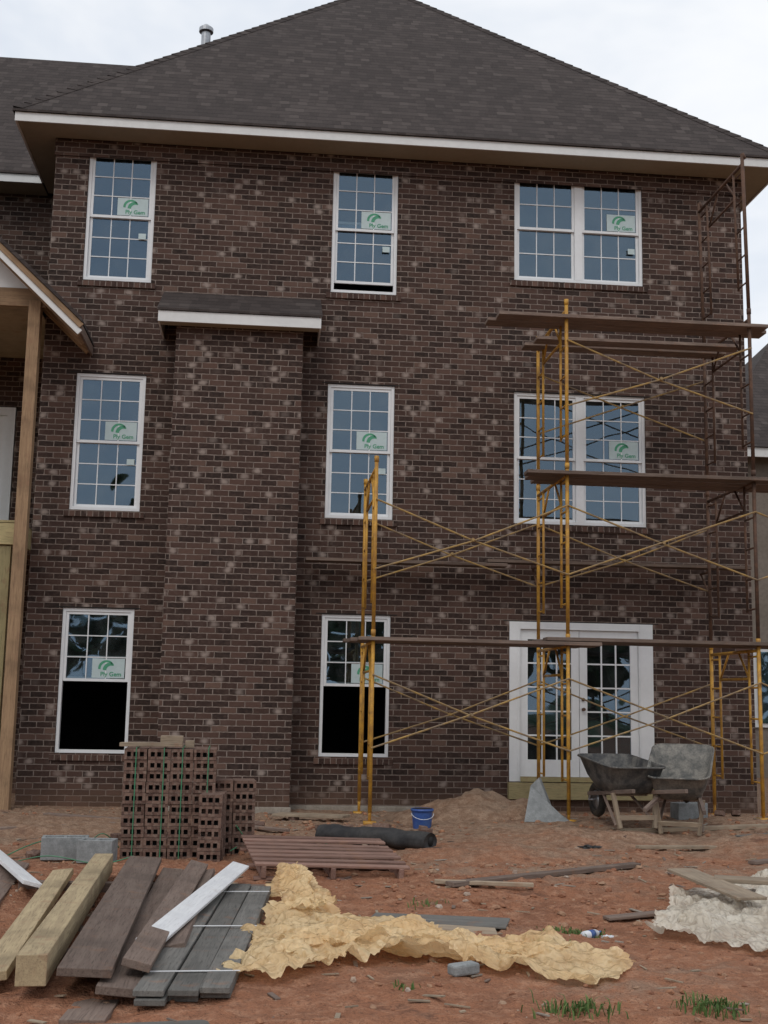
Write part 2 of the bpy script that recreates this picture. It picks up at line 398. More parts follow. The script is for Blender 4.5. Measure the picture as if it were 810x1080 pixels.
b.face([(-14,wy,ez),(ex0+.001,wy,ez),(ex0+(rz-ez)/sl+.2,ry,rz),(-14,ry,rz)])
b.face([(-14,ry,rz),(ex0+(rz-ez)/sl+.2,ry,rz),(ex0+(rz-ez)/sl+.2,13.5,ez),(-14,13.5,ez)])
b.face([(-14,wy,ez-dz),(ex0,wy,ez-dz),(ex0,wy,ez),(-14,wy,ez)])
b.build('roof',['shingle'],H)
b=MB()
b.box(ex0+.03,ex1-.03,-.50,-.475,8.93,9.055,0)
b.box(ex0+.03,ex0+.055,-.474,1.49,8.93,9.055,0); b.box(ex1-.055,ex1-.03,-.474,13.4,8.93,9.055,0)
b.box(-14,ex0+.029,1.50,1.525,8.93,9.055,0)
b.box(ex0+.056,ex1-.056,-.474,-.024,8.945,8.96,1)
b.box(ex0+.056,XL-.016,-.0235,1.9,8.945,8.96,1); b.box(XR+.016,ex1-.056,-.0235,13,8.945,8.96,1)
b.box(-14,ex0+.029,1.526,1.999,8.945,8.96,1)
b.build('eaves',['fascia','soffit'],H)
b=MB()
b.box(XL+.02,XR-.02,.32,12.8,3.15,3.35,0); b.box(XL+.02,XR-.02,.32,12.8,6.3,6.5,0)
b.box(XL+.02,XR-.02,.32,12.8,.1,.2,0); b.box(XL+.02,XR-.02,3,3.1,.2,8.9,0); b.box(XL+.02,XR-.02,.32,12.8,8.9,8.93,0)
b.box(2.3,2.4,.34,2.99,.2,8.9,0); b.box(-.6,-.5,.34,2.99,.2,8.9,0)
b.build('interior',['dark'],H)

def sash(b,x0,x1,z0,z1,y0,y1,cols,rows,st=.036):
    b.box(x0,x0+st,y0,y1,z0,z1,0); b.box(x1-st,x1,y0,y1,z0,z1,0)
    b.box(x0+st,x1-st,y0,y1,z0,z0+st,0); b.box(x0+st,x1-st,y0,y1,z1-st,z1,0)
    ym=(y0+y1)/2; a,c,d,e=x0+st,x1-st,z0+st,z1-st
    b.face([(a,ym,d),(c,ym,d),(c,ym,e),(a,ym,e)],1)
    mw=.0065; yy0,yy1=ym-.009,ym-.003
    for i in range(1,cols):
        x=a+(c-a)*i/cols; b.box(x-mw,x+mw,yy0,yy1,d,e,0)
    for k in range(1,rows):
        z=d+(e-d)*k/rows; b.box(a,c,yy0-.001,yy1+.001,z-mw,z+mw,0)
def sticker(x,z,y,parent,wd=.40,ht=.27):
    g=empty('window_label',parent)
    b=MB(); b.box(x,x+wd,y-.004,y-.002,z,z+ht,0)
    def cres(cx,cz,r0,r1,a0,a1,off):
        n=12; pts=[]
        for i in range(n+1):
            t=a0+(a1-a0)*i/n; pts.append((cx+r0*math.cos(t),y-.006,cz+r0*math.sin(t)))
        for i in range(n,-1,-1):
            t=a0+(a1-a0)*i/n; pts.append((cx+off+r1*math.cos(t),y-.006,cz-off*.6+r1*math.sin(t)))
        for i in range(n):
            b.face([pts[i+1],pts[i],pts[-1-i],pts[-2-i]],1)
    cres(x+wd*.44,z+ht*.50,.105,.084,math.radians(25),math.radians(185),.010)
    cres(x+wd*.56,z+ht*.42,.095,.064,math.radians(75),math.radians(180),.014)
    b.build('label_film',['decal','logo'],g)
    cu=bpy.data.curves.new('label_text','FONT'); cu.body='Ply Gem'; cu.size=.078; cu.offset=.0015
    t=bpy.data.objects.new('label_text',cu); COL.objects.link(t); t.location=(x+wd*.26,y-.0075,z+.025); t.rotation_euler=(math.pi/2,0,0)
    cu.materials.append(M['logo']); t.parent=g
def window(key,rows=3,raised=0.0,double=False,stick=True):
    a,c,z0,z1=wins[key]; g=empty('window',H)
    b=MB(); F=.045; y0,y1=.022,.099
    b.box(a+.004,a+F,y0,y1,z0+.004,z1-.004,0); b.box(c-F,c-.004,y0,y1,z0+.004,z1-.004,0)
    b.box(a+F,c-F,y0,y1,z0+.004,z0+F,0); b.box(a+F,c-F,y0,y1,z1-F,z1-.004,0)
    units=[(a+F,c-F)]
    if double:
        mx=(a+c)/2; b.box(mx-.055,mx+.055,y0-.002,y1,z0+F,z1-F,0); units=[(a+F,mx-.055),(mx+.055,c-F)]
    for i,(p,q) in enumerate(units):
        zm=(z0+z1)/2
        sash(b,p+.002,q-.002,zm-.016,z1-F-.002,.036,.062,3,rows)
        r=raised
        if r>.5:
            sash(b,p+.002,q-.002,zm+.005,z1-F-.004,.066,.092,3,rows)
        else: sash(b,p+.002,q-.002,z0+F+.002+r,zm+.016+r,.066,.092,3,rows)
        if stick and i==len(units)-1:
            pw=(q-p)
            sticker(p+pw*.44,zm+.03,.045,g,pw*.50,.25)
            if r<.5: b.box(q-.16,q-.06,.0405,.042,zm-.30,zm-.22,2)
    b.build('frame_and_sashes',['white','glass','decal'],g)
window('w3l'); window('w3m',raised=.11); window('w3r',rows=2,double=True)
window('w2l'); window('w2m'); window('w2r',double=True)
window('w1l',raised=.8); window('w1m',raised=.8)
a,c,z0,z1=wins['door']; g=empty('french_door',H); b=MB()
b.box(a+.003,a+.15,-.012,.095,z0,z1-.003,0); b.box(c-.20,c-.003,-.012,.095,z0,z1-.003,0); b.box(a+.15,c-.20,-.012,.095,z1-.10,z1-.003,0)
b.box(a+.15,c-.20,-.03,.095,z0,z0+.06,2)
lx0,lx1=a+.153,c-.203; mid=(lx0+lx1)/2
for p,q in ((lx0,mid-.004),(mid+.004,lx1)):
    s=.105; zt=z1-.103; zb=z0+.063
    b.box(p,p+s,.03,.07,zb,zt,0); b.box(q-s,q,.03,.07,zb,zt,0); b.box(p+s,q-s,.03,.07,zb,zb+.22,0); b.box(p+s,q-s,.03,.07,zt-.13,zt,0)
    A0,A1,B0,B1=p+s,q-s,zb+.22,zt-.13
    b.face([(A0,.05,B0),(A1,.05,B0),(A1,.05,B1),(A0,.05,B1)],1)
    for i in (1,2):
        x=A0+(A1-A0)*i/3; b.box(x-.010,x+.010,.036,.047,B0,B1,0)
    for k in range(1,5):
        z=B0+(B1-B0)*k/5; b.box(A0,A1,.035,.048,z-.010,z+.010,0)
b.rod((mid+.05,.03,z0+.95),(mid+.05,-.03,z0+.95),.022,3); b.rod((mid+.05,.03,z0+1.08),(mid+.05,-.0,z0+1.08),.022,3)
b.box(a+.118,a+.134,-.020,-.0125,z0+.01,z1-.02,0); b.box(c-.184,c-.168,-.020,-.0125,z0+.01,z1-.02,0)
b.box(a-.02,c+.02,-.10,-.001,z0-.22,z0-.012,2)
b.build('door_unit',['white','glass','treated','rust'],g)
g=empty('porch_door',H); b=MB()
b.box(-4.74,-4.62,1.99,2.09,3.5,5.6,0);b.box(-3.93,-3.81,1.99,2.09,3.5,5.6,0);b.box(-4.62,-3.93,1.99,2.09,5.48,5.6,0)
b.box(-4.615,-3.935,2.04,2.08,3.52,5.475,0); b.face([(-4.5,2.035,3.9),(-4.05,2.035,3.9),(-4.05,2.035,5.35),(-4.5,2.035,5.35)],1)
b.build('door_unit',['white','glass'],g)
b=MB(); b.rod((-1.28,2.3,11.2),(-1.28,2.3,11.98),.075,0,16); b.rod((-1.28,2.3,12.0),(-1.28,2.3,12.06),.115,0,16); b.rod((-1.28,2.3,12.06),(-1.28,2.3,12.13),.115,0,16,.03)
b.build('vent_pipe',['metal'],H)
b=MB(); b.box(bx1+.01,3.1,-.16,-.001,-.2,.05,0); b.box(bx0-.06,bx1+.02,by-.1,by-.001,-.2,.07,0)
b.build('footing',['conc'],H,bevel=.01)

# porch
P=empty('porch',H)
def board(name,p0,p1,wd,th,mat,parent,up=(0,0,1),bev=.004):
    p0=Vector(p0);p1=Vector(p1); d=(p1-p0); L=d.length; x=d.normalized(); y=Vector(up).cross(x).normalized(); z=x.cross(y)
    b=MB(); b.box(-L/2,L/2,-wd/2,wd/2,-th/2,th/2)
    o=b.build(name,[mat],parent,bevel=bev)
    R=Matrix((x,y,z)).transposed().to_4x4(); R.translation=(p0+p1)/2
    o.matrix_local=R; return o
board('post',(-3.08,-.68,-.1),(-3.08,-.68,6.38),.15,.15,'stud',P,up=(0,1,0))
board('post_lower',(-3.29,-.55,-.1),(-3.29,-.55,3.22),.17,.14,'treated',P,up=(0,1,0))
board('post_corner',(-7.3,-.68,-.1),(-7.3,-.68,6.38),.15,.15,'stud',P,up=(0,1,0))
board('beam',(-7.5,-.70,6.42),(-2.95,-.70,6.42),.05,.24,'stud',P)
board('deck_rim',(-7.4,-.62,3.37),(-3.165,-.62,3.37),.05,.27,'treated',P)
board('deck_side_rim',(-3.10,-.58,3.37),(-3.10,-.01,3.37),.04,.26,'treated',P)
for i in range(17):
    yy=-.58+i*.15
    board('deck_board',(-7.4,yy,3.525),(-3.12,yy,3.525),.14,.03,'treated',P)
b=MB()
rx=-5.2; ex=-2.42; zr=6.02; s_=.93
zt=zr+(ex-rx)*s_
T=.075
b.hexa([(rx,-1.08,zt),(ex,-1.08,zr),(ex,-.003,zr),(rx,-.003,zt),(rx,-1.08,zt+T),(ex-.02,-1.08,zr+T),(ex-.02,-.003,zr+T),(rx,-.003,zt+T)],0)
xk=XL-.004; zk=zr+(ex-xk)*s_
b.hexa([(rx,-.003,zt),(xk,-.003,zk),(xk,1.99,zk),(rx,1.99,zt),(rx,-.003,zt+T),(xk,-.003,zk+T),(xk,1.99,zk+T),(rx,1.99,zt+T)],0)
lx=2*rx-ex
b.hexa([(lx,-1.08,zr),(rx,-1.08,zt),(rx,1.99,zt),(lx,1.99,zr),(lx,-1.08,zr+T),(rx,-1.08,zt+T),(rx,1.99,zt+T),(lx,1.99,zr+T)],0)
b.build('porch_roof',['shingle'],P)
board('rake_board',(ex-.01,-1.045,zr-.045),(rx,-1.045,zt-.045),.03,.07,'stud',P,up=(0,0,1))
board('rake_trim',(ex-.03,-1.03,zr-.125),(rx,-1.03,zt-.125),.02,.075,'fascia',P,up=(0,0,1))
board('eave_board',(ex-.025,-1.02,zr-.07),(ex-.025,-.01,zr-.07),.03,.13,'brownwood',P)
board('soffit_board',(ex-.06,-.5,zr-.04),(rx,-.5,zt-.04),.95,.012,'brownwood',P)
for k in range(3):
    yy=-.85+k*.38
    board('rafter',(ex-.05,yy,zr-.10),(rx,yy,zt-.10),.038,.10,'stud',P)
b=MB(); b.face([(-2.98,-.70,6.545),(rx,-.70,6.545),(rx,-.70,zt-.06),(-2.98,-.70,zr+(ex+2.98)*s_-.06+.0)],0)
b.build('gable_panel',['fascia'],P)
b=MB(); b.box(-7.4,XL-.01,-.67,1.98,6.36,6.38,0)
b.build('porch_ceiling',['ply'],P)

# ---------------------------------------------------------------- neighbour house at the right
Nb=empty('neighbor_house'); b=MB()
b.box(9.4,20,8,17,-.2,6.8,0)
b.face([(8.9,7.5,6.7),(20.5,7.5,6.7),(17,12.5,10.6),(12.5,12.5,10.6)],1); b.face([(8.9,17.5,6.7),(8.9,7.5,6.7),(12.5,12.5,10.6)],1)
b.face([(20.5,7.5,6.7),(20.5,17.5,6.7),(17,12.5,10.6)],1); b.face([(20.5,17.5,6.7),(8.9,17.5,6.7),(12.5,12.5,10.6),(17,12.5,10.6)],1)
b.box(8.95,20.45,7.55,7.6,6.5,6.69,2)
b.box(9.9,10.9,7.95,7.999,1.0,2.6,2); b.box(9.98,10.82,7.93,7.949,1.08,2.52,3)
b.build('house_body',['siding','shingle','fascia','glass'],Nb)

# ---------------------------------------------------------------- scaffolding
SC=empty('scaffolding')
yn,yf=-2.0,-.45; Z0=.14; LH=2.05
def frame(X,lv,mat,tilt=0.0):
    b=MB(); z0=Z0+lv*LH; z1=z0+LH; x1=X+tilt
    for y,i in ((yn,1),(yf,-1)):
        b.rod((X,y,z0),(x1,y,z1),.023,0,10)
        b.rod((X,y,z1-.05),(x1,y,z1+.02),.028,0,10)
        yi=y+i*.30
        b.rod((X,yi,z0+.35),(x1,yi,z1-.12),.016,0,8)
        for k in range(5):
            z=z0+.38+k*.37; b.rod((X,y,z),(X,yi,z),.012,0,6)
    b.rod((x1,yn,z1-.12),(x1,yf,z1-.12),.021,0,10)
    b.rod((X,yn+.3,z1-.45),(X,yf-.3,z1-.45),.016,0,8)
    b.rod((X,yn+.3,z1-.45),(X,yn+.62,z1-.12),.014,0,8); b.rod((X,yf-.3,z1-.45),(X,yf-.62,z1-.12),.014,0,8)
    if lv==0:
        for y in (yn,yf):
            b.box(X-.07,X+.07,y-.07,y+.07,gh(X,y)-.02,gh(X,y)+.02); b.rod((X,y,gh(X,y)),(X,y,z0+.1),.018,0,8)
    b.build('frame',[mat],SC,smooth=True)
XA,XB,XC=1.24,3.54,5.86
for l in (0,1): frame(XA,l,'yellow')
for l in (0,1,2): frame(XB,l,'yellow')
for l in (0,1,2): frame(XC,l,'yellow' if l<1 else 'rust')
frame(XC,3,'rust',-.03)
def xbrace(x0,x1,lv,y):
    z0=Z0+lv*LH; b=MB(); a,c=z0+.72,z0+1.55
    mid_=Vector(((x0+x1)/2,y,(a+c)/2+random.uniform(-.04,.02)))
    for (p,q,yy) in (((x0,y,c),(x1,y,a),0),((x0,y-.025,a),(x1,y-.025,c),-.025)):
        mm=mid_+Vector((0,yy,random.uniform(-.02,.01)))
        b.rod(p,mm,.011,0,6); b.rod(mm,q,.011,0,6)
    b.rod(mid_+Vector((0,-.05,0)),mid_+Vector((0,.02,0)),.02,0,6)
    b.build('cross_brace',['brace'],SC)
for l in (0,1):
    for y in (yn-.03,yf+.03): xbrace(XA,XB,l,y)
for l in (0,1,2):
    for y in (yn-.03,yf+.03): xbrace(XB,XC,l,y)
for l in (1,0): xbrace(XC,XC+2.3,l,yn-.03)
def plat(x0,x1,z,ys):
    for y in ys:
        a=random.uniform(-.12,.12); c=random.uniform(-.1,.1); t=random.uniform(-.01,.01)
        board('plank',(x0+a,y+t,z+random.uniform(0,.004)),(x1+c,y-t,z+random.uniform(-.01,.01)),.235,.042,'plankwood',SC)
plat(2.65,6.1,6.08,(-1.95,-1.70)); plat(3.35,6.0,6.06,(-1.1,-.8))
plat(3.15,6.5,4.13,(-1.98,-1.72,-1.47))
plat(1.02,3.9,2.10,(-1.96,-1.70,-1.44))
plat(3.3,6.6,2.145,(-1.96,-1.70,-1.44))
plat(.55,3.2,3.2,(-.25,)); plat(3.0,6.5,3.245,(-.25,))
b=MB()
for X in (XA,XB,XC):
    b.rod((X,yf,3.17),(X,-.12,3.17),.016); b.rod((X,yf,2.85),(X,-.14,3.16),.012)
b.build('side_brackets',['rust'],SC)

# ---------------------------------------------------------------- brick stacks
def brick_stack(name,x0,y0,cols,rows,deep,rot,straps):
    g=empty(name,None,(x0,y0,gh(x0,y0)-.01)); g.rotation_euler=(0,0,rot)
    bw,bh,bt=.196,.092,.058; b=MB(); 
    for r in range(rows):
        for c in range(cols):
            for d in range(deep):
                if d>0 and c not in (0,cols-1) and r<rows-1: continue
                jx=random.uniform(-.004,.004); jy=random.uniform(-.010,.010)
                X=c*(bw+.006)+jx; Y=d*(bt+.003)+jy; Z=r*(bh+.003)
                if d==0:
                    hs=[(X+.022+i*.056,X+.022+i*.056+.036,Z+.026,Z+.066) for i in range(3)]
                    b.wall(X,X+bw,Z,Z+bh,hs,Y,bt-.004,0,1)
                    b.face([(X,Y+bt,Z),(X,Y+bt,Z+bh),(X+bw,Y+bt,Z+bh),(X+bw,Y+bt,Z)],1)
                    b.face([(X,Y,Z),(X,Y,Z+bh),(X,Y+bt,Z+bh),(X,Y+bt,Z)],0); b.face([(X+bw,Y,Z),(X+bw,Y+bt,Z),(X+bw,Y+bt,Z+bh),(X+bw,Y,Z+bh)],0)
                    b.face([(X,Y,Z+bh),(X+bw,Y,Z+bh),(X+bw,Y+bt,Z+bh),(X,Y+bt,Z+bh)],0)
                else: b.box(X,X+bw,Y,Y+bt,Z,Z+bh,0)
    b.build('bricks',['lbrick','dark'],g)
    W=cols*(bw+.006); Ht=rows*(bh+.003); Dp=deep*(bt+.003)
    if straps:
        b=MB()
        for fx in (.12,.42,.62,.9):
            x=W*fx; b.box(x,x+.009,-.014,-.012,.0,Ht+.006); b.box(x,x+.009,-.012,Dp,Ht+.003,Ht+.007)
        b.build('straps',['green'],g)
    return g,W,Ht,Dp
g,W_,Ht,Dp=brick_stack('brick_stack',-1.20,-5.0,4,10,11,.03,True)
board('top_board',(-.05,.12,Ht+.03),(.50,.05,Ht+.035),.09,.035,'ply',g)
b=MB(); 
b.box(.30,.50,.1,.25,Ht+.05,Ht+.11,0); b.box(.52,.60,.1,.2,Ht+.008,Ht+.07,0); b.build('loose_scraps',['ply'],g,bevel=.006)
brick_stack('brick_stack.001',-.52,-5.22,1,6,7,-.06,False)
brick_stack('brick_stack.002',-.44,-4.8,2,7,5,.08,False)

def cmu(name,x,y,z,rot,L=.39):
    g=empty(name,None,(x,y,z)); g.rotation_euler=(0,0,rot); b=MB()
    t=.03; Wd=.19; Hh=.19
    b.box(-L/2,L/2,-Wd/2,-Wd/2+t,0,Hh); b.box(-L/2,L/2,Wd/2-t,Wd/2,0,Hh)
    for x0 in (-L/2,-t/2,L/2-t): b.box(x0,x0+t,-Wd/2+t+.001,Wd/2-t-.001,.001,Hh-.001)
    b.build('block_body',['block'],g,bevel=.005)
cmu('concrete_block',-1.66,-5.05,gh(-1.6,-5),.1); cmu('concrete_block.001',-1.36,-5.25,gh(-1.3,-5.1),-.15,.30)
o=board('broken_paver',(.98,-9.72,gh(1.05,-9.7)+.03),(1.12,-9.66,gh(1.05,-9.7)+.035),.08,.055,'block',None,bev=.012)

# ---------------------------------------------------------------- lumber
Lb=empty('lumber_pile',None,(0,-.22,-.035))
def gb(name,x0,y0,z0,x1,y1,z1,wd,th,mat,roll=0):
    p0=Vector((x0,y0,gh(x0,y0)+z0)); p1=Vector((x1,y1,gh(x1,y1)+z1))
    return board(name,p0,p1,wd,th,mat,Lb,up=(math.sin(roll),0,math.cos(roll)))
gb('sleeper',-1.65,-9.0,.045,-.0,-8.8,.045,.09,.09,'brownwood'); gb('sleeper',-1.7,-6.6,.045,.05,-6.5,.045,.09,.09,'brownwood')
gb('board',-1.24,-9.65,.12,-1.44,-6.3,.12,.15,.045,'yellowwood',-.1)
gb('timber',-1.02,-9.85,.16,-1.19,-5.95,.16,.14,.14,'yellowwood')
gb('wide_board',-.78,-9.85,.14,-.88,-5.85,.16,.25,.04,'brownwood',.05)
gb('wide_board',-.60,-9.9,.07,-.62,-5.9,.07,.24,.04,'brownwood',.1)
gb('wide_board',-.74,-10.15,.03,-.52,-6.3,.03,.20,.04,'brownwood',0)
gb('board',-.56,-9.7,.14,-.46,-5.9,.14,.14,.04,'brownwood',.25)
gb('board',-.44,-9.0,.10,-.40,-6.0,.10,.14,.04,'brownwood',-.2)
gb('primed_board',-.56,-9.15,.18,-.13,-6.25,.17,.13,.022,'whiteboard',.25)
for k in range(3):
    for z in range(2):
        gb('deck_board',-.47+k*.145+random.uniform(-.006,.006),-9.95+random.uniform(-.06,.06),.05+z*.032,-.26+k*.145,-6.55+random.uniform(-.1,.1),.06+z*.032,.14,.028,'greywood')
for yy in (-9.6,-8.4,-7.1):
    t=(yy+9.95)/3.4; x_=-.56+.21*t
    p0=Vector((x_,yy,gh(-.47,-9.95)*(1-t)+gh(-.26,-6.55)*t+.05+.01*t+.049)); p1=p0+Vector((.47,.02,0)); p0.z+=.001
    board('band',p0,p1,.016,.004,'whiteboard',Lb)
gb('board',-1.75,-8.0,.06,-1.95,-5.4,.06,.2,.04,'brownwood',.2)
gb('board',-1.55,-6.9,.12,-2.25,-5.0,.16,.14,.03,'whiteboard',.3)
gb('board',-1.3,-10.30,.02,.1,-10.22,.02,.12,.04,'greywood')
for k in range(9):
    x=random.uniform(-1.3,-.1); y=random.uniform(-8.8,-6.4); a=random.uniform(-.8,.8)
    gb('offcut',x,y,.02,x+.5*math.sin(a),y+.5*math.cos(a),.03,random.uniform(.04,.1),.03,random.choice(('brownwood','ply','plankwood')))

# ---------------------------------------------------------------- pallet
g=empty('wooden_pallet',None,(.52,-5.6,gh(.5,-5.6)+.03)); g.rotation_euler=(.08,.03,.12)
for i in range(8): board('slat',(-.62,-.55+i*.155,.10),(.62,-.55+i*.155+random.uniform(-.02,.02),.10+random.uniform(-.008,.008)),.08,.02,'redwood',g)
for i in (0,3,7): board('bottom_slat',(-.62,-.55+i*.155,-.01),(.62,-.55+i*.155,-.01),.08,.018,'redwood',g)
for x in (-.55,0,.55): board('stringer',(x,-.6,.045),(x,.58,.045),.04,.088,'redwood',g)
b=MB(); z=gh(1.1,-4.1)+.085
n=24
pa,pb=Vector((.62,-3.65,z)),Vector((1.60,-4.45,z)); ax=(pb-pa).normalized(); sd=Vector((-ax.y,ax.x,0)); K=26
for k in range(K+1):
    c_=pa.lerp(pb,k/K); c_.z=gh(c_.x,c_.y)+.088
    for q in range(n):
        t=2*math.pi*q/n; rr=.10*(1+.12*noise.noise(Vector((k*.3,math.cos(t)*1.5,math.sin(t)*1.5))))
        v_=c_+sd*(math.cos(t)*rr*1.12)+Vector((0,0,math.sin(t)*rr*.88)); b.v.append(tuple(v_))
for k in range(K):
    for q in range(n):
        r_=(q+1)%n; b.f.append((k*n+q,(k+1)*n+q,(k+1)*n+r_,k*n+r_)); b.mi.append(0)
b.f.append(tuple(range(n))[::-1]); b.mi.append(0); b.f.append(tuple(K*n+q for q in range(n))); b.mi.append(0)
b.rod(pb+ax*.001+Vector((0,0,.0)),pb+ax*.004,.045,1,16)
b.rod((1.3,-4.25,z-.07),(1.80,-4.62,z-.065),.022,0,10)
b.build('tar_paper_roll',['black','dark'],None,smooth=True)

def loose(name,x0,y0,x1,y1,wd,th,mat,dz=.0,dz2=None):
    return board(name,(x0,y0,gh(x0,y0)+th/2+.012+dz),(x1,y1,gh(x1,y1)+th/2+.012+(dz if dz2 is None else dz2)),wd,th,mat,None)
loose('wood_plank',1.45,-6.6,3.25,-5.5,.10,.035,'plankwood'); loose('wood_plank.001',1.35,-6.5,2.1,-6.6,.05,.03,'ply')
loose('plywood_sheet',.75,-7.75,1.62,-8.0,.34,.014,'greywood'); loose('plywood_sheet.001',.85,-8.15,1.5,-8.22,.28,.014,'ply')
loose('wood_plank.002',2.35,-7.7,2.9,-7.6,.1,.02,'plankwood')
loose('wood_plank.003',3.9,-2.9,5.9,-2.5,.12,.04,'ply'); loose('wood_plank.004',-2.9,-3.2,-1.4,-2.4,.09,.04,'plankwood')
loose('wood_plank.005',-2.4,-1.7,-1.2,-2.2,.12,.03,'brownwood'); loose('wood_plank.006',.2,-1.3,1.0,-1.7,.25,.03,'ply',.03)
loose('wood_plank.007',5.0,-3.4,5.9,-3.1,.14,.04,'greywood'); loose('wood_plank.008',2.5,-3.5,3.1,-3.2,.16,.03,'ply')
loose('wood_plank.009',-.2,-4.3,.5,-3.6,.07,.03,'plankwood'); loose('wood_plank.010',4.4,-5.2,5.3,-4.7,.09,.03,'brownwood')
loose('wood_plank.011',3.6,-4.4,4.6,-4.1,.07,.03,'ply'); loose('wood_plank.012',-.6,-2.2,.3,-2.9,.08,.03,'brownwood')
loose('plywood_sheet.002',3.05,-3.1,3.7,-3.4,.4,.02,'conc')

# ---------------------------------------------------------------- crumpled plastic sheets (relaxed, buckled cloth)
def inside(p,poly):
    x,y=p; c=False; n=len(poly)
    for i in range(n):
        x1,y1=poly[i]; x2,y2=poly[(i+1)%n]
        if (y1>y)!=(y2>y) and x<(x2-x1)*(y-y1)/(y2-y1)+x1: c=not c
    return c
def sheet(name,poly,mat,seed,ang,ex_u,ex_v,st=.017,its=150,z0a=.12,lift=.008):
    ca,sa=math.cos(ang),math.sin(ang)
    pr=[(x*ca+y*sa,-x*sa+y*ca) for x,y in poly]
    us=[p[0] for p in pr]; vs=[p[1] for p in pr]
    nx=int((max(us)-min(us)+.3)/st); ny=int((max(vs)-min(vs)+.3)/st)
    Pm=np.zeros((ny,nx,3)); mask=np.zeros((ny,nx),bool); G0=np.zeros((ny,nx)); den=np.zeros((ny,nx)); CR=np.zeros((ny,nx,3))
    def rdg(x,y,z): return abs(noise.noise(Vector((x,y,z))))
    for j in range(ny):
        for i in range(nx):
            u=min(us)-.15+i*st; v=min(vs)-.15+j*st
            uu=u+.12*fbm(u*2,v*2,seed,3); vv=v+.12*fbm(u*2+9,v*2,seed+4,3)
            mask[j,i]=inside((uu,vv),pr)
            x=u*ca-v*sa; y=u*sa+v*ca
            if not mask[j,i]: Pm[j,i]=(x,y,0); continue
            G0[j,i]=gh(x,y)+lift
            de=max(0.15,min(1.0,.62+.9*fbm(u*1.3,v*1.3,seed+31,2))); den[j,i]=de
            w1=fbm(u*1.2,v*1.2,seed+2,2)*1.3
            r1=max(0,1-2.8*rdg(u*1.6+w1,v*6.5+w1*2,seed+1))**1.3
            r2=max(0,1-2.8*rdg(u*4.0+w1,v*11-w1,seed+5))**1.2
            r3=max(0,1-2.8*rdg(u*13+w1,v*13,seed+9))
            Pm[j,i]=(x,y,G0[j,i]+z0a*de*(.58*r1+.46*r2+.14*r3))
            # sharp-creased crumple facets (added after the relaxation)
            f1=rdg(x*9+w1,y*9,seed+40); f2=rdg(x*9,y*9+w1,seed+50); f3=rdg(x*21,y*21,seed+60)
            CR[j,i]=(.035*(f1-.2),.035*(f2-.2),.045*(.35-f1)*de+.03*(.3-f2)*de+.016*(.3-f3))
    base=Pm[...,:2].copy(); Z_=Pm[...,2].copy()
    def lnk(di,dj,k):
        def sl2(n,d): return (slice(0,n-d),slice(d,n)) if d>=0 else (slice(-d,n),slice(0,n+d))
        a_i,b_i=sl2(nx,di); a_j,b_j=sl2(ny,dj)
        return (a_j,a_i),(b_j,b_i),k,di,dj
    links=[lnk(1,0,.9),lnk(0,1,.9),lnk(1,1,.4),lnk(-1,1,.4),lnk(3,0,.10),lnk(0,3,.10)]
    for it in range(its):
        acc=np.zeros_like(Pm)
        for A_,B_,k,di,dj in links:
            d=Pm[B_]-Pm[A_]; L=np.linalg.norm(d,axis=2)+1e-9
            e=(den[A_]+den[B_])*.5
            fu=1+(ex_u-1)*e; fv=1+(ex_v-1)*e
            rest=np.sqrt((di*st*fu)**2+(dj*st*fv)**2)
            mk=(mask[A_]&mask[B_])
            if abs(di)>1 or abs(dj)>1: mk=mk&(L<rest*.85); rest=rest*.85
            c=(d*((L-rest)/L)[...,None])*(k*.5)*mk[...,None]
            acc[A_]+=c; acc[B_]-=c
        Pm+=acc*.45
        Pm[...,:2]+= (base-Pm[...,:2])*.02
        Pm[...,2]+=(Z_-Pm[...,2])*.014
        Pm[...,2]=np.maximum(Pm[...,2],G0)
    Pm+=CR; Pm[...,2]=np.maximum(Pm[...,2],G0-.004)
    idx=-np.ones((ny,nx),int); idx[mask]=np.arange(mask.sum())
    v=[tuple(q) for q in Pm[mask]]
    f=[]
    for j in range(ny-1):
        for i in range(nx-1):
            if mask[j,i] and mask[j,i+1] and mask[j+1,i+1] and mask[j+1,i]: f.append((int(idx[j,i]),int(idx[j,i+1]),int(idx[j+1,i+1]),int(idx[j+1,i])))
    me=bpy.data.meshes.new(name); me.from_pydata(v,[],f); me.materials.append(M[mat]); me.polygons.foreach_set('use_smooth',[True]*len(f)); me.update()
    o=bpy.data.objects.new(name,me); COL.objects.link(o)
    sm=o.modifiers.new('smooth','SMOOTH'); sm.factor=.5; sm.iterations=1
sheet('plastic_tarp',[(.10,-6.1),(.32,-5.85),(.46,-6.6),(.55,-7.5),(.80,-8.0),(1.05,-8.3),(1.2,-8.8),(1.7,-9.1),(2.0,-9.45),(1.6,-9.9),(1.15,-9.6),(.95,-9.35),(.6,-9.45),(.1,-9.95),(-.16,-9.85),(.01,-8.6),(.08,-7.5)],'tarpY',3,-.75,1.12,1.35,z0a=.15)
sheet('plastic_tarp.001',[(2.35,-8.5),(2.65,-7.9),(3.05,-7.0),(3.7,-6.6),(4.5,-7.3),(4.2,-8.6),(3.2,-9.2),(2.8,-8.9)],'tarpW',11,.5,1.12,1.35,z0a=.17)
sheet('plastic_tarp.002',[(.12,-9.2),(.45,-8.9),(.9,-8.75),(1.3,-9.0),(1.75,-9.35),(1.4,-9.5),(.95,-9.2),(.5,-9.35),(.15,-9.6)],'tarpY',23,.3,1.12,1.4,z0a=.13,lift=.05)
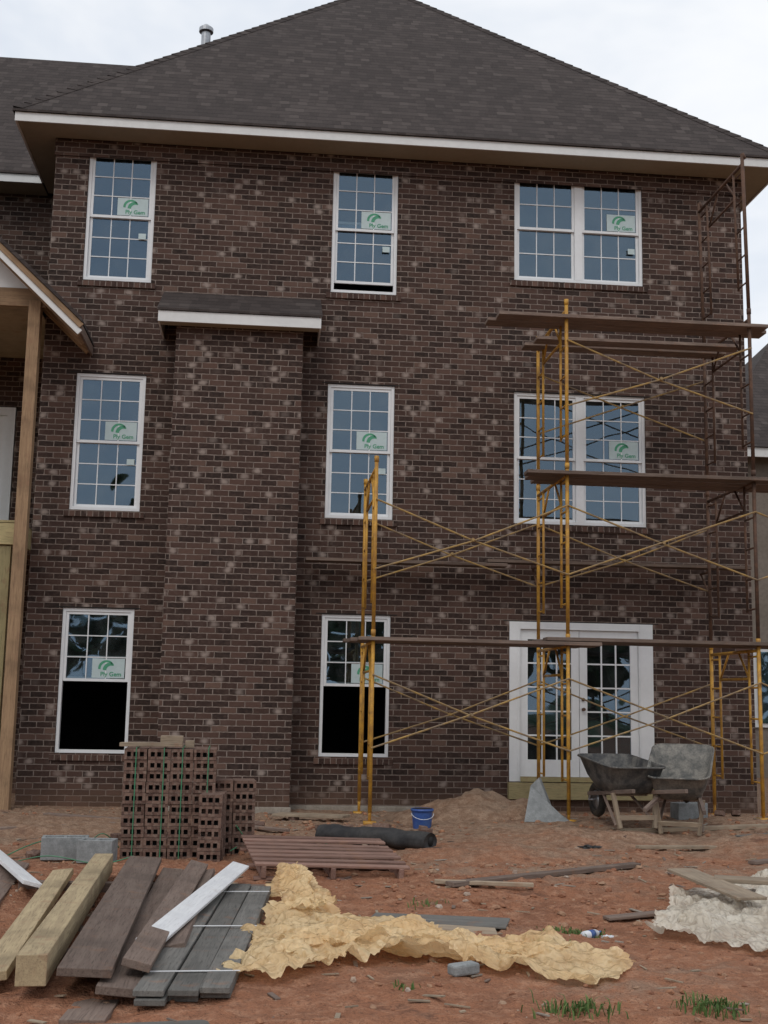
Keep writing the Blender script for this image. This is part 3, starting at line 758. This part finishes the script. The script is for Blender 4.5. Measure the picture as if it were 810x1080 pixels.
sheet('plastic_tarp.003',[(.14,-7.9),(.16,-6.6),(.30,-6.2),(.42,-6.9),(.5,-7.7),(.35,-8.3)],'tarpY',29,-1.2,1.12,1.4,z0a=.15,lift=.05)
loose('wood_board',3.15,-6.9,3.3,-7.9,.22,.02,'ply',.15,.13); loose('wood_board.001',3.3,-7.2,4.4,-7.6,.2,.03,'ply',.15,.13)

# ---------------------------------------------------------------- wheelbarrows
def wheelbarrow(name,loc,rz,pitch,traymat):
    g=empty(name,None,loc); g.rotation_euler=(pitch,0,rz)
    b=MB()
    def ring(hw,y0,y1,z,rnd,zf=0,n=6):
        pts=[]
        for (cx,cy,a0) in ((hw-rnd,y1-rnd,0),(-hw+rnd,y1-rnd,90),(-hw+rnd,y0+rnd,180),(hw-rnd,y0+rnd,270)):
            for k in range(n):
                t=math.radians(a0+90*k/(n-1)); px=cx+rnd*math.cos(t); py=cy+rnd*math.sin(t)
                pts.append((px,py,z+zf*(py-y0)/(y1-y0)))
        return pts
    R=[ring(.335,-.36,.62,.66,.12,.06),ring(.325,-.35,.61,.655,.12,.06),ring(.28,-.30,.48,.50,.11,.02),ring(.22,-.24,.34,.385,.10),ring(.15,-.16,.24,.36,.08),ring(.05,-.05,.10,.358,.03)]
    n=len(R[0])
    for r in R: b.v+=r
    for k in range(len(R)-1):
        for i in range(n):
            j=(i+1)%n; b.f.append((k*n+i,(k+1)*n+i,(k+1)*n+j,k*n+j)); b.mi.append(0)
    b.f.append(tuple((len(R)-1)*n+i for i in range(n))); b.mi.append(0)
    o=b.build('tray',[traymat],g,smooth=True); so=o.modifiers.new('solid','SOLIDIFY'); so.thickness=.008
    b=MB()
    for i in range(n):
        j=(i+1)%n; b.rod(R[0][i],R[0][j],.012,0,6)
    b.build('rim',[traymat],g,smooth=True)
    for s in (-1,1):
        board('handle',(s*.08,.80,.26),(s*.30,-.82,.47),.038,.042,'plankwood',g)
        board('leg',(s*.25,-.22,.385),(s*.20,-.30,.02),.045,.045,'ply',g,up=(0,1,0))
        board('leg_brace',(s*.24,-.28,.05),(s*.16,.22,.32),.03,.02,'plankwood',g,up=(0,0,1))
    board('leg_crossbar',(-.23,-.285,.13),(.23,-.285,.13),.05,.03,'ply',g,up=(0,1,0))
    board('handle_crossbar',(-.2,-.10,.35),(.2,-.10,.35),.06,.02,'ply',g)
    b=MB()
    nT,mT=22,8
    for a in range(nT):
        t=2*math.pi*a/nT
        for c in range(mT):
            q=2*math.pi*c/mT; r=.15+.05*math.cos(q); b.v.append((.045*math.sin(q),.74+r*math.cos(t),.20+r*math.sin(t)))
    for a in range(nT):
        for c in range(mT):
            b.f.append((a*mT+c,((a+1)%nT)*mT+c,((a+1)%nT)*mT+(c+1)%mT,a*mT+(c+1)%mT)); b.mi.append(0)
    b.rod((-.02,.74,.20),(.02,.74,.20),.12,1,16); b.rod((-.11,.74,.20),(.11,.74,.20),.012,1,8)
    for s in (-1,1): b.rod((s*.10,.74,.20),(s*.09,.72,.28),.012,1,6)
    b.build('wheel',['rubber','metal'],g,smooth=True)
wheelbarrow('wheelbarrow',(3.98,-2.75,gh(3.98,-3.0)+.06),.15,.04,'trayblk')
wheelbarrow('wheelbarrow.001',(4.62,-2.75,gh(4.6,-3.0)+.06),-.42,.28,'tray')
cmu('concrete_block.002',5.02,-1.85,gh(5,-1.75),.2)
g=empty('bucket',None,(1.80,-2.3,gh(1.80,-2.3)-.01)); b=MB()
b.rod((0,0,0),(0,0,.22),.10,0,20,.12,caps=False); b.rod((0,0,.0),(0,0,.01),.098,0,20); b.rod((0,0,.19),(0,0,.215),.128,0,20); b.rod((0,0,.216),(0,0,.218),.11,2,20)
for i in range(10):
    t0=math.pi*i/10;t1=math.pi*(i+1)/10; b.rod((.125*math.cos(t0),-.02-.13*math.sin(t0),.17-.06*math.sin(t0)),(.125*math.cos(t1),-.02-.13*math.sin(t1),.17-.06*math.sin(t1)),.004,1,5)
b.build('bucket_body',['blue','trash','dark'],g,smooth=True)
def mound(name,x,y,rx,ry,h,mat,seed):
    b=MB(); n=44; 
    for j in range(n+1):
        for i in range(n+1):
            u=-1+2*i/n; q=-1+2*j/n; r=math.hypot(u,q)
            zz=h*max(0,1-r)**.85*(1+.5*fbm(u*2.5,q*2.5,seed,4))+.03*fbm(u*9,q*9,seed,3)*max(0,1-r)-.03*sst(.75,1.0,r)
            X=x+u*rx;Y=y+q*ry; b.v.append((X,Y,gh(X,Y)+zz))
    for j in range(n):
        for i in range(n):
            b.f.append((j*(n+1)+i,j*(n+1)+i+1,(j+1)*(n+1)+i+1,(j+1)*(n+1)+i)); b.mi.append(0)
    b.build(name,[mat],None,smooth=True)
mound('dirt_mound',2.62,-1.25,1.15,.9,.30,'ground',4); mound('dirt_mound.001',3.3,-3.5,1.5,.8,.12,'ground',8); mound('dirt_mound.002',5.4,-3.9,1.4,.8,.12,'ground',12)
mound('dirt_mound.003',-2.2,-2.5,1.3,.9,.10,'ground',15); mound('dirt_mound.004',2.2,-4.6,1.1,.7,.10,'ground',19)
b=MB(); gx,gy=3.22,-2.15; z=gh(gx,gy)
fr=[(gx-.25,gy-.08,z),(gx+.28,gy-.05,z-.01),(gx+.10,gy+.10,z+.12),(gx-.02,gy+.2,z+.47),(gx-.12,gy+.18,z+.38)]
bk=[(p[0]+.05,p[1]+.12,p[2]) for p in fr]
b.face(fr); b.face(bk[::-1])
for i in range(5): b.face([fr[i],bk[i],bk[(i+1)%5],fr[(i+1)%5]])
b.build('broken_concrete_slab',['block'],None)

# ---------------------------------------------------------------- clods, trash, straps, weeds
def ico():
    t=(1+5**.5)/2; v=[(-1,t,0),(1,t,0),(-1,-t,0),(1,-t,0),(0,-1,t),(0,1,t),(0,-1,-t),(0,1,-t),(t,0,-1),(t,0,1),(-t,0,-1),(-t,0,1)]
    f=[(0,11,5),(0,5,1),(0,1,7),(0,7,10),(0,10,11),(1,5,9),(5,11,4),(11,10,2),(10,7,6),(7,1,8),(3,9,4),(3,4,2),(3,2,6),(3,6,8),(3,8,9),(4,9,5),(2,4,11),(6,2,10),(8,6,7),(9,8,1)]
    return [Vector(q).normalized() for q in v],f
IV,IF=ico()
b=MB()
cl=[(random.uniform(-4,7.5),random.uniform(-11,-.7)) for _ in range(26)]
for k in range(10500):
    if random.random()<.45: x,y=random.uniform(-4,7.5),random.uniform(-11.2,-.3)
    else:
        c=random.choice(cl); x=random.gauss(c[0],.55); y=random.gauss(c[1],.45)
    if y>-.15 or (bx0-.1<x<bx1+.1 and y>-.75): continue
    r=.005+.030*random.random()**4.8
    if y<-8: r*=.7
    i=len(b.v); z=gh(x,y); rr=Matrix.Rotation(random.random()*6,3,'Z')
    sc=(random.uniform(.7,1.4),random.uniform(.7,1.3),random.uniform(.5,.9))
    for q in IV:
        p=rr@Vector((q.x*sc[0],q.y*sc[1],q.z*sc[2]))*r*random.uniform(.75,1.25); b.v.append((x+p.x,y+p.y,z+p.z+r*.15))
    for f in IF: b.f.append(tuple(i+a for a in f)); b.mi.append(0)
b.build('dirt_clods',['clod'])
b=MB()
for k in range(700):
    x,y=random.uniform(-3,7),random.uniform(-10.5,-.6); a=random.random()*6.3; L=random.uniform(.02,.13); z=gh(x,y)+.008
    Mx=Matrix.Translation((x,y,z))@Matrix.Rotation(a,4,'Z')@Matrix.Rotation(random.uniform(-.15,.15),4,'Y'); b.mbox(Mx,L/2,random.uniform(.004,.014),.003,random.choice((0,0,0,1,2)))
b.build('wood_chips',['ply','conc','brownwood'])
b=MB()
for k in range(34):
    x,y=random.choice(((-.9,-3.8),(1.9,-2.6),(5.6,-2.2),(4.0,-3.6),(-2.4,-4.6),(.6,-2.4))); x+=random.gauss(0,.5); y+=random.gauss(0,.35)
    Mx=Matrix.Translation((x,y,gh(x,y)+.03))@Matrix.Rotation(random.random()*6.3,4,'Z')@Matrix.Rotation(random.uniform(-.4,.4),4,'X'); b.mbox(Mx,random.uniform(.04,.097),.045,.028)
b.build('brick_rubble',['lbrick'],bevel=.004)
def crumple(name,x,y,r,mat,seed,flat=.5):
    b=MB(); n=14
    for j in range(n+1):
        for i in range(n*2):
            th=math.pi*j/n; ph=math.pi*i/n; d=Vector((math.sin(th)*math.cos(ph),math.sin(th)*math.sin(ph),math.cos(th)))
            q=r*(1+.7*noise.noise(d*2.3+Vector((seed,0,0)))+.6*abs(noise.noise(d*5+Vector((seed,3,0))))); b.v.append((x+d.x*q*1.3,y+d.y*q,gh(x,y)+r*flat*.4+d.z*q*flat))
    for j in range(n):
        for i in range(2*n):
            k=(i+1)%(2*n); b.f.append((j*2*n+i,(j+1)*2*n+i,(j+1)*2*n+k,j*2*n+k)); b.mi.append(0)
    b.build(name,[mat])
crumple('plastic_bag',1.75,-8.85,.03,'trash',1,.3); crumple('plastic_bag.001',2.2,-8.3,.03,'trash',5,.4); crumple('plastic_bag.002',2.55,-4.6,.05,'trash',8,.3)
crumple('cloth_rag',3.2,-4.2,.07,'black',21,.3); crumple('paper_scrap',2.75,-3.8,.08,'conc',25,.3); crumple('paper_scrap.001',3.9,-3.9,.05,'trash',33,.3); crumple('paper_scrap.002',-.7,-2.6,.05,'conc',37,.3)
g=empty('plastic_bottle',None,(2.10,-8.25,gh(2.10,-8.25)+.025)); g.rotation_euler=(0,0,.7); b=MB()
b.rod((-.08,0,0),(.04,0,0),.027,0,14); b.rod((.04,0,0),(.08,0,0),.027,0,14,.011); b.rod((.08,0,0),(.10,0,0),.012,1,10); b.rod((-.03,0,0),(.02,0,0),.0275,1,14); b.build('bottle_body',['trash','blue'],g,smooth=True)
def curl(name,pts,mat,wd=.005):
    b=MB(); P_=[Vector(p) for p in pts]
    q=[]
    for i in range(len(P_)-1):
        a=P_[max(0,i-1)];c=P_[i];d=P_[i+1];e=P_[min(len(P_)-1,i+2)]
        for k in range(8):
            t=k/8; q.append(.5*((2*c)+(-a+d)*t+(2*a-5*c+4*d-e)*t*t+(-a+3*c-3*d+e)*t**3))
    for i in range(len(q)-1): b.rod(q[i],q[i+1],wd,0,5)
    b.build(name,[mat])
def G(x,y,z): return (x,y,gh(x,y)+z)
curl('strapping_band',[G(-2.2,-5.0,.02),G(-1.9,-4.7,.12),G(-1.6,-4.5,.05),G(-1.4,-4.6,.16),G(-1.25,-4.5,.02)],'green')
curl('strapping_band.001',[G(-.25,-4.9,.05),G(0,-4.4,.14),G(.2,-4.2,.02),G(.5,-4.4,.10),G(.7,-4.1,.02)],'green')
curl('strapping_band.002',[G(-2.0,-5.3,.02),G(-1.7,-5.5,.08),G(-1.3,-5.5,.02),G(-1.0,-5.6,.1)],'green')
curl('strapping_band.003',[G(-.2,-5.2,.3),G(-.05,-5.0,.1),G(.2,-5.2,.02)],'green')
b=MB()
def tuft(x,y,n,sp,h):
    for _ in range(n):
        X=random.gauss(x,sp);Y=random.gauss(y,sp*.8); a=random.random()*6.3; L=h*random.uniform(.5,1.2); w_=.004*random.uniform(.7,1.5)
        dx,dy=math.cos(a),math.sin(a); z=gh(X,Y); ben=random.uniform(.2,.9)*L
        p0=(X-dy*w_,Y+dx*w_,z);p1=(X+dy*w_,Y-dx*w_,z);m0=(X+dx*ben*.35-dy*w_*.8,Y+dy*ben*.35+dx*w_*.8,z+L*.6);m1=(X+dx*ben*.35+dy*w_*.8,Y+dy*ben*.35-dx*w_*.8,z+L*.6);t=(X+dx*ben,Y+dy*ben,z+L*(.95-.4*ben/L))
        i=len(b.v); b.v+=[p0,p1,m1,m0,t]; b.f+=[(i,i+1,i+2,i+3),(i+3,i+2,i+4)]; b.mi+=[0,0]
for x,y,n,sp,h in ((1.45,-10.40,120,.08,.07),(2.1,-10.35,150,.08,.07),(.72,-9.95,20,.03,.04),(2.02,-8.2,200,.09,.035),(1.72,-8.7,100,.07,.035),(1.15,-7.2,30,.08,.05),(2.8,-10.0,60,.08,.06)):
    tuft(x,y,n,sp,h)
b.build('grass',['grass'])

# ---------------------------------------------------------------- treeline on the far side of the lot (behind the viewpoint; seen in the glass)
b=MB()
for k in range(26):
    x=-75+k*6+random.uniform(-2,2); y=-72+random.uniform(-6,6); h=random.uniform(10,16)
    b.rod((x,y,0),(x,y,h*.6),.3,1,7,.12)
    for _ in range(240):
        t=random.random(); rad=(3.6*math.sin(math.pi*min(1,t*.85+.15)))*random.random()**.5; a=random.random()*6.3
        c=Vector((x+rad*math.cos(a),y+rad*math.sin(a),h*(.2+.8*t))); d=Vector((random.uniform(-1,1),random.uniform(-1,1),random.uniform(-1,1))).normalized(); e=d.orthogonal().normalized()*random.uniform(.5,1.0); f=d.cross(e)
        b.face([c-e,c-f,c+e*.9,c+f],0)
b.build('distant_trees',['foliage','bark'])

# ---------------------------------------------------------------- world, sun, camera
wd=bpy.data.worlds.new('World'); S.world=wd; wd.use_nodes=True; nt=wd.node_tree; nt.nodes.clear(); N=NT(nt)
sky=N.n('ShaderNodeTexSky',sky_type='NISHITA'); sky.sun_disc=False; sky.sun_elevation=math.radians(48); sky.sun_rotation=math.radians(200)
sky.air_density=1.2; sky.dust_density=2.0
tc=N.n('ShaderNodeTexCoord').outputs['Generated']
cn=N.noise(N.vscale(tc,(1,1,2.2)),2.6,5,.58,.3); cn2=N.noise(N.vscale(tc,(1,1,2)),1.1,3,.5)
cloud=N.mix(N.mr(cn,.34,.66),(7.0,7.6,8.5),(9.6,9.7,9.9))
cloud=N.mix(N.mr(cn2,.4,.7,0,.35),cloud,(7.0,7.6,8.4))
c=N.mix(N.mr(cn2,.3,.6,.88,.97),sky.outputs[0],cloud)
bg=N.n('ShaderNodeBackground'); N.put(bg.inputs[0],c); bg.inputs[1].default_value=.108
o=N.n('ShaderNodeOutputWorld'); nt.links.new(bg.outputs[0],o.inputs[0])
sl_=bpy.data.lights.new('sun','SUN'); sl_.energy=.8; sl_.angle=math.radians(20); sl_.color=(1,.96,.9)
so=bpy.data.objects.new('sun',sl_); COL.objects.link(so)
el,az_=math.radians(48),math.radians(200)
d=Vector((math.sin(az_)*math.cos(el),math.cos(az_)*math.cos(el),math.sin(el)))
so.rotation_euler=d.to_track_quat('Z','Y').to_euler(); so.location=(0,-20,30)

cam=bpy.data.cameras.new('camera'); co=bpy.data.objects.new('camera',cam); COL.objects.link(co)
cam.sensor_fit='VERTICAL'; cam.sensor_height=36; cam.lens=1274.5/1080*36; cam.clip_end=3000; cam.clip_start=.05
pi_,ro,ya=.1545,-.0188,-.0953
F=Vector((-math.sin(ya)*math.cos(pi_),math.cos(ya)*math.cos(pi_),math.sin(pi_)))
R0=Vector((math.cos(ya),math.sin(ya),0)); U0=R0.cross(F)
R=R0*math.cos(ro)-U0*math.sin(ro); U=R0*math.sin(ro)+U0*math.cos(ro)
mw=Matrix((R,U,-F)).transposed().to_4x4(); mw.translation=Vector((0,-16,1.4)); co.matrix_world=mw
S.camera=co
S.view_settings.view_transform='Standard'; S.view_settings.look='None'; S.view_settings.exposure=0
